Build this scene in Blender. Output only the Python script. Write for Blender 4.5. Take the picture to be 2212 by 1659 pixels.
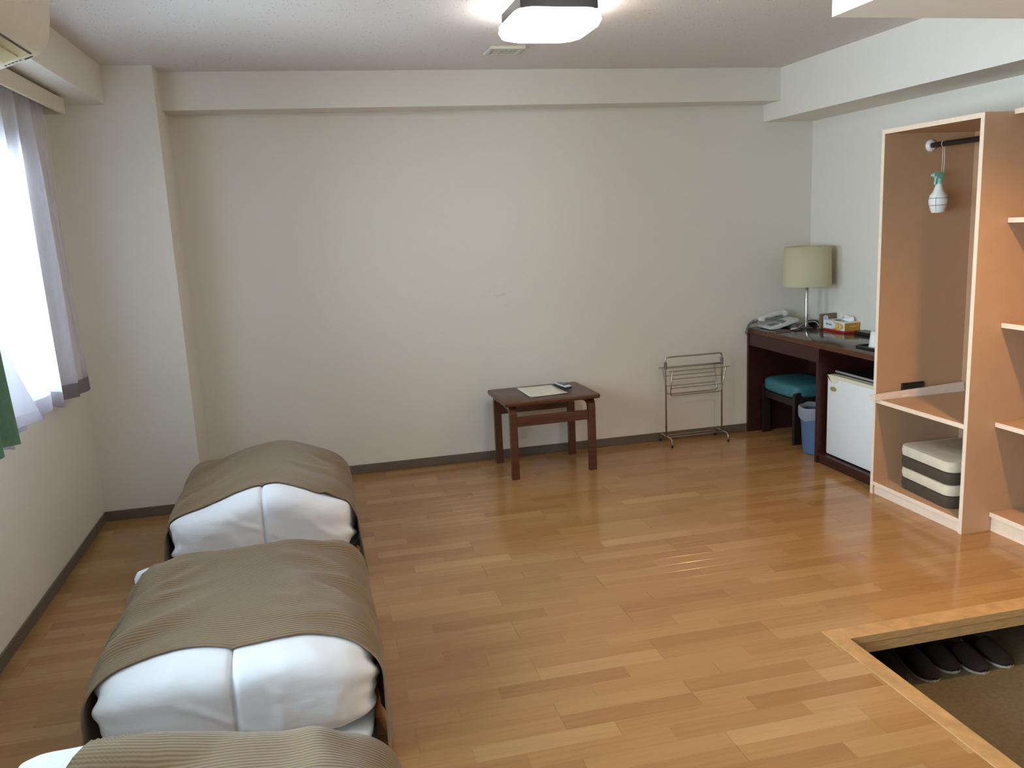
import bpy, bmesh, math, random
from mathutils import Vector, Matrix, noise
from mathutils.bvhtree import BVHTree
R = math.radians
random.seed(7)
for o in list(bpy.data.objects): bpy.data.objects.remove(o)
scene = bpy.context.scene
col = scene.collection

# ------------------------------------------------------------------ camera
CAMZ = 1.55
PITCH, YAW, ROLL, FPX = .1897, .2240, -.0477, 1818.85
fw = Vector((math.sin(YAW)*math.cos(PITCH), math.cos(YAW)*math.cos(PITCH), -math.sin(PITCH)))
rt0 = Vector((math.cos(YAW), -math.sin(YAW), 0)); up0 = rt0.cross(fw)
rt = rt0*math.cos(ROLL)+up0*math.sin(ROLL); up = -rt0*math.sin(ROLL)+up0*math.cos(ROLL)
cd = bpy.data.cameras.new('camera'); cam = bpy.data.objects.new('camera', cd); col.objects.link(cam)
cd.sensor_width = 36; cd.sensor_fit = 'HORIZONTAL'; cd.lens = FPX/2212*36; cd.clip_start = .05
cam.matrix_world = Matrix(((rt.x, up.x, -fw.x, 0), (rt.y, up.y, -fw.y, 0), (rt.z, up.z, -fw.z, CAMZ), (0, 0, 0, 1)))
scene.camera = cam
def to_pixel(p):
    v = Vector(p)-Vector((0, 0, CAMZ)); z = max(v.dot(fw), .05)
    return 1106+FPX*v.dot(rt)/z, 829.5-FPX*v.dot(up)/z

# ------------------------------------------------------------------ world, lights, exposure
w = bpy.data.worlds.new('overcast_sky'); scene.world = w; w.use_nodes = True
w.node_tree.nodes['Background'].inputs[0].default_value = (.70, .85, 1, 1)
w.node_tree.nodes['Background'].inputs[1].default_value = 22.0
def light(name, kind, loc, power, colour, rot=(0, 0, 0), **kw):
    d = bpy.data.lights.new(name, kind); d.energy = power; d.color = colour
    for k, v in kw.items(): setattr(d, k, v)
    o = bpy.data.objects.new(name, d); col.objects.link(o); o.location = loc; o.rotation_euler = rot
    return o
p_ = light('window_portal', 'AREA', (-1.39, 1.80, 1.42), 1, (1, 1, 1), (0, R(-90), 0), shape='RECTANGLE', size=1.22, size_y=5.0)
p_.data.cycles.is_portal = True
vs = scene.view_settings
vs.view_transform = 'Standard'; vs.look = 'None'; vs.gamma = 1; vs.use_curve_mapping = False
vs.exposure = 0.12
CEIL_LAMP, ENTRY_LAMP = 15.0, 105.0

# ------------------------------------------------------------------ materials
def lin(c):
    return tuple(((x/255)/12.92 if x/255 <= .04045 else ((x/255+.055)/1.055)**2.4) for x in c)+(1,)
MATS = {}
class NT:
    def __init__(s, name):
        s.m = bpy.data.materials.new(name); s.m.use_nodes = True; s.t = s.m.node_tree
        s.b = s.t.nodes['Principled BSDF']; s.out = s.t.nodes['Material Output']; MATS[name] = s.m
    def n(s, typ, **kw):
        x = s.t.nodes.new(typ)
        for k, v in kw.items(): setattr(x, k, v)
        return x
    def l(s, a, b): s.t.links.new(a, b)
    def noise(s, scale, vec=None, detail=3, rough=.5):
        x = s.n('ShaderNodeTexNoise'); x.inputs['Scale'].default_value = scale; x.inputs['Detail'].default_value = detail
        x.inputs['Roughness'].default_value = rough
        if vec is not None: s.l(vec, x.inputs['Vector'])
        return x.outputs[0]
    def pos(s, scale=(1, 1, 1), obj=False):
        src = s.n('ShaderNodeTexCoord').outputs['Object'] if obj else s.n('ShaderNodeNewGeometry').outputs['Position']
        mp = s.n('ShaderNodeMapping'); s.l(src, mp.inputs[0]); mp.inputs['Scale'].default_value = scale
        return mp.outputs[0]
    def ramp(s, fac, stops):
        x = s.n('ShaderNodeValToRGB'); s.l(fac, x.inputs[0])
        e = x.color_ramp.elements
        while len(e) < len(stops): e.new(.5)
        for k, (p, c) in enumerate(stops): e[k].position = p; e[k].color = c
        return x.outputs[0]
    def mix(s, fac, a, b, mode='MIX'):
        x = s.n('ShaderNodeMix', data_type='RGBA', blend_type=mode)
        for i, v in ((0, fac), (6, a), (7, b)):
            if hasattr(v, 'is_linked'): s.l(v, x.inputs[i])
            else: x.inputs[i].default_value = v
        return x.outputs[2]
    def math(s, op, a, b=0.0):
        x = s.n('ShaderNodeMath', operation=op)
        for i, v in ((0, a), (1, b)):
            if hasattr(v, 'is_linked'): s.l(v, x.inputs[i])
            else: x.inputs[i].default_value = v
        return x.outputs[0]
    def bump(s, h, strength=.2, dist=.002):
        x = s.n('ShaderNodeBump'); x.inputs['Strength'].default_value = strength; x.inputs['Distance'].default_value = dist
        s.l(h, x.inputs['Height']); s.l(x.outputs[0], s.b.inputs['Normal'])
    def base(s, c):
        if hasattr(c, 'is_linked'): s.l(c, s.b.inputs['Base Color'])
        else: s.b.inputs['Base Color'].default_value = c
def simple(name, rgb, rough=.5, metal=0, var=.06, scale=30, bump=0, bscale=200, coat=0, spec=.5, stretch=(1, 1, 1)):
    t = NT(name); c = lin(rgb)
    nz = t.noise(scale, t.pos(stretch, obj=True))
    dk = tuple(x*(1-var*1.6) for x in c[:3])+(1,); lt = tuple(min(1, x*(1+var)) for x in c[:3])+(1,)
    t.base(t.ramp(nz, [(.3, dk), (.7, lt)]))
    t.b.inputs['Roughness'].default_value = rough; t.b.inputs['Metallic'].default_value = metal
    t.b.inputs['Specular IOR Level'].default_value = spec; t.b.inputs['Coat Weight'].default_value = coat
    if bump: t.bump(t.noise(bscale, t.pos(stretch, obj=True)), bump, .001)
    return t.m

# wallpaper: fine horizontal ribs, with the small scuffs on the long wall
def wallpaper(name, rgb):
    t = NT(name); c = lin(rgb)
    fine = t.noise(1.0, t.pos((30, 30, 330)), 4, .6)
    blot = t.noise(2.2, t.pos(), 3)
    cc = t.mix(blot, tuple(x*.965 for x in c[:3])+(1,), c)
    cc = t.mix(t.math('MULTIPLY', t.ramp(fine, [(.35, (1, 1, 1, 1)), (.62, (0, 0, 0, 1))]), .10), cc, tuple(x*.72 for x in c[:3])+(1,))
    g = t.n('ShaderNodeNewGeometry').outputs['Position']
    d = t.n('ShaderNodeVectorMath', operation='DISTANCE'); t.l(g, d.inputs[0]); d.inputs[1].default_value = (1.155, 5.351, 1.07)
    near = t.ramp(d.outputs[1] if False else d.outputs['Value'], [(.02, (1, 1, 1, 1)), (.10, (0, 0, 0, 1))])
    sc = t.ramp(t.noise(13, t.pos((1.0, 1, 3.2)), 2), [(.60, (0, 0, 0, 1)), (.68, (1, 1, 1, 1))])
    cc = t.mix(t.math('MULTIPLY', t.math('MULTIPLY', near, sc), .35), cc, tuple(x*.55 for x in c[:3])+(1,))
    t.base(cc); t.b.inputs['Roughness'].default_value = .75; t.b.inputs['Specular IOR Level'].default_value = .25
    t.bump(fine, .35, .0012)
    return t.m
wallpaper('wallpaper', (230, 223, 211))
def ceiling_mat():
    t = NT('ceiling_board'); c = lin((222, 214, 208))
    v = t.n('ShaderNodeTexVoronoi'); v.inputs['Scale'].default_value = 75; t.l(t.pos((1, .55, 1)), v.inputs['Vector'])
    pit = t.ramp(v.outputs['Distance'], [(.10, (1, 1, 1, 1)), (.24, (0, 0, 0, 1))])
    gate = t.ramp(t.noise(24, t.pos(), 2), [(.46, (0, 0, 0, 1)), (.56, (1, 1, 1, 1))])
    f = t.math('MULTIPLY', pit, gate)
    t.base(t.mix(t.math('MULTIPLY', f, .75), c, lin((128, 118, 110))))
    t.b.inputs['Roughness'].default_value = .9; t.b.inputs['Specular IOR Level'].default_value = .1
    t.bump(t.math('ADD', t.math('MULTIPLY', f, -1.0), t.math('MULTIPLY', t.noise(260, t.pos(), 2), .4)), .5, .002)
ceiling_mat()
# floor strips: tone per strip, long grain along the strip
def plank_mat(name, island):
    t = NT(name)
    rnd = t.n('ShaderNodeNewGeometry').outputs['Random Per Island'] if island else t.n('ShaderNodeObjectInfo').outputs['Random']
    mp = t.n('ShaderNodeMapping'); t.l(t.n('ShaderNodeNewGeometry').outputs['Position'], mp.inputs[0]); mp.inputs['Scale'].default_value = (2.2, 42, 1)
    cb = t.n('ShaderNodeCombineXYZ'); t.l(t.math('MULTIPLY', rnd, 37.0), cb.inputs[0]); t.l(t.math('MULTIPLY', rnd, 91.0), cb.inputs[1])
    t.l(cb.outputs[0], mp.inputs['Location'])
    grain = t.noise(1.6, mp.outputs[0], 6, .62)
    broad = t.noise(.5, mp.outputs[0], 2)
    tone = t.ramp(rnd, [(0, lin((151, 109, 65))), (.12, lin((157, 115, 70))), (.35, lin((161, 119, 73))), (.7, lin((165, 124, 77))), (.88, lin((168, 128, 81))), (1, lin((176, 137, 91)))])
    g = t.ramp(grain, [(.25, (.86, .84, .80, 1)), (.55, (1, 1, 1, 1)), (.8, (1.06, 1.05, 1.02, 1))])
    cc = t.mix(1.0, tone, g, 'MULTIPLY')
    cc = t.mix(.35, cc, t.mix(1.0, cc, t.ramp(broad, [(.3, (.85, .83, .8, 1)), (.7, (1.05, 1.05, 1.05, 1))]), 'MULTIPLY'))
    t.base(cc); t.b.inputs['Roughness'].default_value = .30; t.b.inputs['Specular IOR Level'].default_value = .5
    t.l(t.ramp(t.noise(3, t.pos(), 3), [(.3, (.13,)*3+(1,)), (.7, (.20,)*3+(1,))]), t.b.inputs['Roughness'])
    t.bump(grain, .06, .0006)
plank_mat('floor_strip', False); plank_mat('floor_strip_field', True)
simple('nosing_wood', (180, 140, 92), .34, var=.14, scale=6, stretch=(3, 3, 20), bump=.05)
simple('baseboard_vinyl', (106, 94, 82), .5, var=.03)
simple('cavity_shade', (26, 24, 20), .9, var=.05)  # near-black colour stands in for the shade under the floor
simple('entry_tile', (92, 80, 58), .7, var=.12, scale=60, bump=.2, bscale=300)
simple('peach_laminate', (188, 151, 118), .5, var=.02, scale=12, spec=.35)
simple('peach_edge', (240, 214, 190), .5, var=.03, scale=40, spec=.35)
def darkwood(name, a, b, rough, coat=0.0):
    t = NT(name)
    gr = t.noise(3.0, t.pos((4, 4, 40), obj=True), 5, .6)
    t.base(t.ramp(gr, [(.3, lin(a)), (.7, lin(b))])); t.b.inputs['Roughness'].default_value = rough
    t.b.inputs['Coat Weight'].default_value = coat; t.bump(gr, .05, .0005)
darkwood('table_wood', (66, 34, 20), (98, 54, 34), .32)
darkwood('desk_wood', (44, 19, 16), (66, 31, 25), .38)
darkwood('desk_top_wood', (58, 40, 32), (78, 56, 46), .16)
darkwood('black_wood', (26, 20, 18), (38, 30, 26), .4)
simple('chrome', (205, 203, 198), .16, metal=1, var=.02)
simple('rack_wire', (196, 190, 180), .3, metal=1, var=.03)
simple('black_rubber', (22, 20, 20), .6)
simple('black_plastic', (30, 30, 32), .35)
simple('white_plastic', (232, 230, 224), .4, var=.02)
simple('phone_plastic', (204, 203, 197), .42, var=.03)
simple('grey_plastic', (120, 120, 116), .5)
simple('aircon_plastic', (226, 214, 192), .45, var=.02)
simple('aircon_yellowed', (206, 190, 142), .45, var=.04)
simple('pelmet_board', (214, 204, 180), .55, var=.03)
simple('fridge_white', (230, 230, 227), .42, var=.01)
simple('fridge_cream', (222, 216, 186), .45, var=.03)
simple('badge_gold', (168, 156, 110), .4, metal=.3)
simple('teal_vinyl', (58, 114, 120), .5, var=.07, scale=14, bump=.15, bscale=500)
simple('bin_blue', (84, 108, 142), .42, var=.04)
simple('paper_white', (226, 222, 206), .8, var=.05, scale=18)
simple('tissue_white', (240, 238, 234), .9, var=.03)
simple('box_white', (232, 232, 232), .5, var=.02)
simple('box_orange', (196, 140, 42), .5, var=.07)
simple('box_yellow', (228, 190, 112), .5, var=.05)
simple('box_red', (186, 48, 34), .5, var=.05)
simple('box_brown', (128, 106, 80), .7, var=.07)
simple('ink_black', (34, 36, 42), .6)
simple('ink_grey', (120, 116, 112), .6)
simple('badge_blue', (206, 214, 228), .35, var=.02)
simple('cushion_cream', (222, 206, 182), .85, var=.06, scale=20, bump=.3, bscale=350)
simple('cushion_brown', (74, 63, 50), .85, var=.05, scale=20, bump=.3, bscale=350)
simple('mint_plastic', (140, 200, 184), .4, var=.03)
simple('cord_white', (228, 220, 205), .6)
simple('strip_cream', (222, 204, 190), .5, var=.03)
simple('slipper_brown', (44, 33, 28), .85, spec=.15, var=.1, bump=.2)
simple('slipper_sole', (172, 164, 150), .6, var=.05)
simple('mattress_grey', (96, 96, 98), .85, var=.06, bump=.2, bscale=300)
simple('green_fabric', (96, 132, 108), .85, var=.07, scale=60, bump=.3, bscale=900)
simple('aluminium', (196, 196, 194), .4, metal=.7, var=.02)
simple('vent_cream', (206, 200, 184), .5, var=.03)
simple('vent_shade', (70, 68, 60), .6)  # dark tone stands for the shaded hollow behind the slats
simple('lamp_frame', (12, 11, 11), .5, var=.08)
# white bedding cotton: soft crumples
def cotton():
    t = NT('white_cotton'); t.base(lin((240, 242, 248))); t.b.inputs['Roughness'].default_value = .85
    t.b.inputs['Sheen Weight'].default_value = .15; t.b.inputs['Specular IOR Level'].default_value = .2
    a = t.noise(9, t.pos((.7, 1, 2.6), obj=True), 4, .5); b = t.noise(900, t.pos(obj=True), 1)
    t.bump(t.math('ADD', a, t.math('MULTIPLY', b, .01)), .3, .008)
cotton()
# brown ribbed throw: corded weave along the width (uses the sheet's own UV)
def ribbed():
    t = NT('ribbed_throw')
    uv = t.n('ShaderNodeUVMap').outputs[0]
    sp = t.n('ShaderNodeSeparateXYZ'); t.l(uv, sp.inputs[0])
    wob = t.noise(5, uv, 2)
    s = t.math('SINE', t.math('ADD', t.math('MULTIPLY', sp.outputs[1], 2*math.pi/.0105), t.math('MULTIPLY', wob, 2.0)))
    f = t.math('MULTIPLY', t.math('ADD', s, 1.0), .5)
    mot = t.noise(40, uv, 3)
    cc = t.mix(f, lin((118, 97, 70)), lin((143, 121, 92)))
    t.base(t.mix(t.math('MULTIPLY', mot, .3), cc, lin((104, 84, 60))))
    t.b.inputs['Roughness'].default_value = .8; t.b.inputs['Sheen Weight'].default_value = .2; t.b.inputs['Specular IOR Level'].default_value = .2
    t.bump(f, .55, .0022)
ribbed()
simple('throw_lining', (58, 54, 54), .9)
def sheer(name, rgb, trans, weave, front=.5):
    t = NT(name); t.t.nodes.remove(t.b)
    tr = t.n('ShaderNodeBsdfTransparent'); tl = t.n('ShaderNodeBsdfTranslucent'); df = t.n('ShaderNodeBsdfDiffuse')
    c = lin(rgb); tl.inputs[0].default_value = c; df.inputs[0].default_value = c
    a = t.n('ShaderNodeMixShader'); a.inputs[0].default_value = front; t.l(tl.outputs[0], a.inputs[1]); t.l(df.outputs[0], a.inputs[2])
    b = t.n('ShaderNodeMixShader'); t.l(a.outputs[0], b.inputs[1]); t.l(tr.outputs[0], b.inputs[2])
    f = t.ramp(t.noise(weave, t.pos((1, 1, .3), obj=True), 2), [(.3, (trans*.94,)*3+(1,)), (.7, (min(1, trans*1.06),)*3+(1,))])
    t.l(f, b.inputs[0]); t.l(b.outputs[0], t.out.inputs[0])
sheer('sheer_voile', (224, 221, 230), .46, 60)
sheer('sheer_hem', (140, 130, 136), .06, 60)
sheer('sheer_gathered', (196, 192, 202), .05, 60, .8)
sheer('bin_bag', (206, 208, 216), .30, 20)
sheer('shade_fabric', (236, 230, 200), .0, 40)
def glass(name, tint, rough=.02):
    t = NT(name); t.t.nodes.remove(t.b)
    tr = t.n('ShaderNodeBsdfTransparent'); tr.inputs[0].default_value = tint
    gl = t.n('ShaderNodeBsdfGlossy'); gl.inputs['Roughness'].default_value = rough
    fr = t.n('ShaderNodeFresnel'); fr.inputs[0].default_value = 1.45
    m = t.n('ShaderNodeMixShader'); t.l(fr.outputs[0], m.inputs[0]); t.l(tr.outputs[0], m.inputs[1]); t.l(gl.outputs[0], m.inputs[2])
    t.l(m.outputs[0], t.out.inputs[0])
glass('window_glass', (.94, .97, .96, 1))
def emit(name, rgb, strength):
    t = NT(name); t.base(lin(rgb)); t.b.inputs['Emission Color'].default_value = lin(rgb); t.b.inputs['Emission Strength'].default_value = strength
emit('diffuser_glow', (255, 253, 250), CEIL_LAMP)
emit('bulb_glow', (255, 196, 120), 8)

# ------------------------------------------------------------------ mesh helpers
class MB:
    def __init__(s): s.bm = bmesh.new(); s.uvs = None
    def _add(s, b2):
        me = bpy.data.meshes.new('t'); b2.to_mesh(me); b2.free(); s.bm.from_mesh(me); bpy.data.meshes.remove(me)
    def box(s, x0, x1, y0, y1, z0, z1, bev=0, seg=2, rot=None, piv=None):
        b = bmesh.new(); bmesh.ops.create_cube(b, size=1)
        for v in b.verts: v.co = Vector((x0+(v.co.x+.5)*(x1-x0), y0+(v.co.y+.5)*(y1-y0), z0+(v.co.z+.5)*(z1-z0)))
        if bev: bmesh.ops.bevel(b, geom=b.edges[:], offset=bev, segments=seg, profile=.5, affect='EDGES')
        if rot is not None:
            c = Vector(piv if piv else ((x0+x1)/2, (y0+y1)/2, (z0+z1)/2))
            bmesh.ops.transform(b, matrix=Matrix.Translation(c) @ rot.to_4x4() @ Matrix.Translation(-c), verts=b.verts)
        s._add(b); return s
    def tube(s, pts, r, seg=8, closed=False):
        pts = [Vector(p) for p in pts]; n = len(pts); rings = []
        ref = None
        for i, p in enumerate(pts):
            if closed: d = pts[(i+1) % n]-pts[i-1]
            else: d = pts[min(i+1, n-1)]-pts[max(i-1, 0)]
            d.normalize()
            if ref is None: ref = d.orthogonal().normalized()
            ref = (ref-d*ref.dot(d)).normalized(); bi = d.cross(ref)
            rr = r[i] if isinstance(r, (list, tuple)) else r
            rings.append([s.bm.verts.new(p+(ref*math.cos(2*math.pi*k/seg)+bi*math.sin(2*math.pi*k/seg))*rr) for k in range(seg)])
        m = n if closed else n-1
        for i in range(m):
            a, b = rings[i], rings[(i+1) % n]
            for k in range(seg): s.bm.faces.new((a[k], a[(k+1) % seg], b[(k+1) % seg], b[k]))
        if not closed: s.bm.faces.new(rings[0][::-1]); s.bm.faces.new(rings[-1])
        return s
    def lathe(s, prof, seg=32, c=(0, 0, 0), cap=True, sx=1, sy=1):
        rings = []
        for r, z in prof:
            rings.append([s.bm.verts.new((c[0]+sx*r*math.cos(2*math.pi*k/seg), c[1]+sy*r*math.sin(2*math.pi*k/seg), c[2]+z)) for k in range(seg)])
        for a, b in zip(rings, rings[1:]):
            for k in range(seg): s.bm.faces.new((a[k], a[(k+1) % seg], b[(k+1) % seg], b[k]))
        if cap: s.bm.faces.new(rings[0][::-1]); s.bm.faces.new(rings[-1])
        return s
    def grid(s, f, nu, nv, uv=None, closed_u=False):
        vv = [[s.bm.verts.new(f(i/nu, j/nv)) for j in range(nv+1)] for i in range(nu if closed_u else nu+1)]
        lay = s.bm.loops.layers.uv.verify() if uv else None
        for i in range(nu):
            i2 = (i+1) % nu if closed_u else i+1
            for j in range(nv):
                fc = s.bm.faces.new((vv[i][j], vv[i2][j], vv[i2][j+1], vv[i][j+1]))
                if lay:
                    for lp, (a, b) in zip(fc.loops, ((i, j), (i+1, j), (i+1, j+1), (i, j+1))): lp[lay].uv = uv(a/nu, b/nv)
        return s
    def prism(s, outline, h0, h1, axis='z', bev=0):
        b = bmesh.new()
        def P(u, v, h): return {'z': (u, v, h), 'y': (u, h, v), 'x': (h, u, v)}[axis]
        lo = [b.verts.new(P(u, v, h0)) for u, v in outline]; hi = [b.verts.new(P(u, v, h1)) for u, v in outline]
        b.faces.new(lo[::-1]); b.faces.new(hi); n = len(lo)
        for k in range(n): b.faces.new((lo[k], lo[(k+1) % n], hi[(k+1) % n], hi[k]))
        bmesh.ops.recalc_face_normals(b, faces=b.faces)
        if bev:
            es = [e for e in b.edges if abs({'z': 2, 'y': 1, 'x': 0}[axis] is not None) and (e.verts[0] in lo) == (e.verts[1] in lo)]
            bmesh.ops.bevel(b, geom=es, offset=bev, segments=2, profile=.5, affect='EDGES')
        s._add(b); return s
    def superq(s, c, h, n=4.0, nu=48, nv=24, warp=None):
        def f(u, v):
            th = -math.pi+2*math.pi*u; ph = -math.pi/2+math.pi*min(max(v, .004), .996)
            d = Vector((math.cos(th)*math.cos(ph), math.sin(th)*math.cos(ph), math.sin(ph)))
            k = (abs(d.x)**n+abs(d.y)**n+abs(d.z)**n)**(-1/n)
            p = Vector((c[0]+h[0]*d.x*k, c[1]+h[1]*d.y*k, c[2]+h[2]*d.z*k))
            return warp(p) if warp else p
        return s.grid(f, nu, nv, closed_u=True)
    def build(s, name, mat, parent=None, smooth=False, solid=0, recalc=True):
        if recalc: bmesh.ops.recalc_face_normals(s.bm, faces=s.bm.faces)
        me = bpy.data.meshes.new(name); s.bm.to_mesh(me); s.bm.free()
        o = bpy.data.objects.new(name, me); col.objects.link(o); o.parent = parent
        me.materials.append(MATS[mat])
        if smooth:
            for p in me.polygons: p.use_smooth = True
            if smooth == 'angle': me.set_sharp_from_angle(angle=R(35))
        if solid:
            md = o.modifiers.new('thickness', 'SOLIDIFY'); md.thickness = solid; md.offset = 0
        return o
def tag(o, label, cat=None, group=None, kind=None):
    o['label'] = label
    if cat: o['category'] = cat
    if group: o['group'] = group
    if kind: o['kind'] = kind
    return o
def thing(name, label, cat, loc=(0, 0, 0), rz=0, group=None):
    o = bpy.data.objects.new(name, None); col.objects.link(o); o.empty_display_size = .05
    o.location = loc; o.rotation_euler = (0, 0, rz)
    return tag(o, label, cat, group)
def struct(o, label, cat): return tag(o, label, cat, kind='structure')
def ss(a, b, x):
    t = min(1, max(0, (x-a)/(b-a))); return t*t*(3-2*t)
def rrect(x0, x1, y0, y1, r, seg=6):
    out = []
    for cx, cy, a in ((x1-r, y1-r, 0), (x0+r, y1-r, 90), (x0+r, y0+r, 180), (x1-r, y0+r, 270)):
        for k in range(seg+1):
            t = R(a+90*k/seg); out.append((cx+r*math.cos(t), cy+r*math.sin(t)))
    return out
def arc(c, r, a0, a1, n=6): return [(c[0]+r*math.cos(R(a0+(a1-a0)*k/n)), c[1]+r*math.sin(R(a0+(a1-a0)*k/n))) for k in range(n+1)]

# ------------------------------------------------------------------ room shell
YB, XL, XR, H, YC, XC = 5.351, -1.26, 3.415, 2.445, 4.947, -.727
YF = -1.5
WY0, WY1, WZ0, WZ1 = -.70, 4.30, .81, 2.03  # near end is out of view, lengthened to light the bedding and pillar
ROW = .0757; NY = 2.575; NX0, NX1, GY = 1.72, 1.787, 2.497
GZ = -.25
# floor
m = MB(); m.box(XL, NX1-.02, YF, GY+.02, -.07, -.012); m.box(XL, XR, GY+.02, YB, -.07, -.012)
floor = struct(m.build('floor', 'nosing_wood'), 'honey coloured wooden strip floor with a satin shine', 'floor')
def plank_mesh(L, W, mat):
    mm = MB(); c = .0006; T = .012
    x, y = L/2-.0002, W/2-.0002
    lo = [(-x, -y, -T), (x, -y, -T), (x, y, -T), (-x, y, -T)]; mi = [(a, b, -c) for a, b, _ in lo]
    hi = [(-x+c, -y+c, 0), (x-c, -y+c, 0), (x-c, y-c, 0), (-x+c, y-c, 0)]
    v = [[mm.bm.verts.new(q) for q in ring] for ring in (lo, mi, hi)]
    for a, b in zip(v, v[1:]):
        for k in range(4): mm.bm.faces.new((a[k], a[(k+1) % 4], b[(k+1) % 4], b[k]))
    mm.bm.faces.new(v[2])
    me = bpy.data.meshes.new('plank'); mm.bm.to_mesh(me); mm.bm.free(); me.materials.append(MATS[mat]); return me
rows = []
k0 = -int((NY-YF)/ROW)-1
planks = []
for k in range(k0, int((YB-NY)/ROW)+2):
    ya, yb = max(NY+k*ROW, YF), min(NY+(k+1)*ROW, YB)
    if yb-ya < .008: continue
    xe = NX0 if (.6 < (ya+yb)/2 < NY) else XR
    board, sub = divmod(k, 4)
    off = (.64+(.4545*((board*5) % 4))/1.0+(0 if sub in (0, 1) else .15 if sub == 2 else .30)*(1 if board % 2 else -1)) % .4545
    xa = XL
    x = XL-((XL-off) % .4545)
    while x < xe:
        a, b = max(x, XL), min(x+.4545, xe)
        if b-a > .012: planks.append((a, b, ya, yb))
        x += .4545
def plank_area(p):
    a, b, c, d = p; pts = [to_pixel((u, v, 0)) for u, v in ((a, c), (b, c), (b, d), (a, d))]
    cx, cy = sum(q[0] for q in pts)/4, sum(q[1] for q in pts)/4
    if not (-120 < cx < 2330 and 0 < cy < 1760) or c < .9: return 0
    # strips under the bedding and furniture are not in view
    mx, my = (a+b)/2, (c+d)/2
    if -.7 < mx < .05 and (2.3 < my < 3.2 or 3.7 < my < 4.6 or my < 1.95): return 0
    if mx > 2.95 and my > 2.6: return 0
    return abs(sum(pts[i][0]*pts[(i+1) % 4][1]-pts[(i+1) % 4][0]*pts[i][1] for i in range(4)))/2
planks.sort(key=plank_area, reverse=True)
cache = {}
rest = MB()
for i, p in enumerate(planks):
    a, b, c, d = p
    key = (round(b-a, 3), round(d-c, 3))
    if i < 300:
        if key not in cache: cache[key] = plank_mesh(key[0], key[1], 'floor_strip')
        o = bpy.data.objects.new('plank', cache[key]); col.objects.link(o); o.parent = floor; o.location = ((a+b)/2, (c+d)/2, 0)
    else:
        rest.box(a+.0002, b-.0002, c+.0002, d-.0002, -.012, 0)
o = rest.build('plank_field', 'floor_strip_field', floor); o['kind'] = 'stuff'
# step edge of the sunken entrance
t_ = struct(MB().box(NX0, NX1, .6, NY, -.03, .003, .003).build('trim_1', 'nosing_wood'), 'pale wooden nosing along the side of the sunken entrance', 'trim')
t_ = struct(MB().box(NX1, XR, GY, NY, -.03, .003, .003).build('trim_2', 'nosing_wood'), 'pale wooden nosing along the head of the sunken entrance', 'trim')
struct(MB().box(NX1, XR, GY+.004, GY+.022, -.07, -.03).build('trim_3', 'nosing_wood'), 'wooden fascia below the nosing, above the slippers', 'trim')
struct(MB().box(NX1-.02, NX1-.004, .6, 3.0, GZ, -.03).build('trim_4', 'cavity_shade'), 'shade coloured riser board on the side of the sunken entrance', 'trim')
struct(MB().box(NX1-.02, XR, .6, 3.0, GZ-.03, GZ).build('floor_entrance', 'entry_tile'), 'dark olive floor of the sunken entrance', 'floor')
struct(MB().box(NX1-.02, XR, 3.0, 3.02, GZ, -.07).build('wall_underfloor', 'cavity_shade'), 'back of the shoe space under the floor with its shade painted dark', 'wall')
# walls
m = MB()
m.box(XL-.12, XL, YF, YB, -.07, WZ0); m.box(XL-.12, XL, YF, YB, WZ1, H+.1)
m.box(XL-.12, XL, YF, WY0, WZ0, WZ1); m.box(XL-.12, XL, WY1, YB, WZ0, WZ1)
struct(m.build('wall_left', 'wallpaper'), 'off white papered wall around the curtained window', 'wall')
struct(MB().box(XL-.12, XR+.12, YB, YB+.12, -.07, H+.1).build('wall_back', 'wallpaper'), 'long off white papered wall behind the small table', 'wall')
struct(MB().box(XR, XR+.12, YF, YB, GZ-.03, H+.1).build('wall_right', 'wallpaper'), 'off white papered wall behind the desk and wardrobe', 'wall')
struct(MB().box(XL-.12, XR+.12, YF-.12, YF, -.07, H+.1).build('wall_front', 'wallpaper'), 'plain papered wall behind the viewer', 'wall')
struct(MB().box(NX1, XR, .48, .6, GZ-.03, 2.15).build('wall_partition_added', 'wallpaper'), 'unseen papered partition added for the light at the end of the sunken entrance', 'wall')  # out of view, put in for its effect on the light
struct(MB().box(XL, XC, YC, YB, 0, H).build('wall_column', 'wallpaper'), 'square papered pillar in the corner beside the window', 'wall')
struct(MB().box(XL-.12, XR+.12, YF-.12, YB+.12, H, H+.1).build('ceiling', 'ceiling_board'), 'speckled off white acoustic board ceiling', 'ceiling')
struct(MB().box(XC, XR, 5.142, YB, 2.242, H).build('trim_5', 'wallpaper'), 'papered beam under the ceiling along the long wall', 'beam')
struct(MB().box(3.044, XR, YF, 5.351, 2.132, H).build('trim_6', 'wallpaper'), 'deep papered beam above the desk and wardrobe', 'beam')
struct(MB().box(XL, -.979, YF, YC, 2.251, H).build('trim_7', 'wallpaper'), 'papered beam above the window carrying the air conditioner', 'beam')
struct(MB().box(1.70, 3.044, .48, 2.568, 2.15, H).build('ceiling_soffit', 'wallpaper'), 'lowered white papered ceiling box over the sunken entrance', 'ceiling')
# baseboards
def bboard(name, args, label): struct(MB().box(*args, .002, 1).build(name, 'baseboard_vinyl'), label, 'baseboard')
bboard('baseboard_left', (XL, XL+.008, YF, YC-.008, 0, .057), 'brown vinyl baseboard under the window wall')
bboard('baseboard_column', (XL, XC+.008, YC-.008, YC, 0, .057), 'brown vinyl baseboard on the front of the pillar')
bboard('baseboard_return', (XC, XC+.008, YC, YB-.008, 0, .057), 'brown vinyl baseboard on the narrow side of the pillar')
bboard('baseboard_back', (XC, 2.93, YB-.008, YB, 0, .057), 'brown vinyl baseboard along the long wall')
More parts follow.
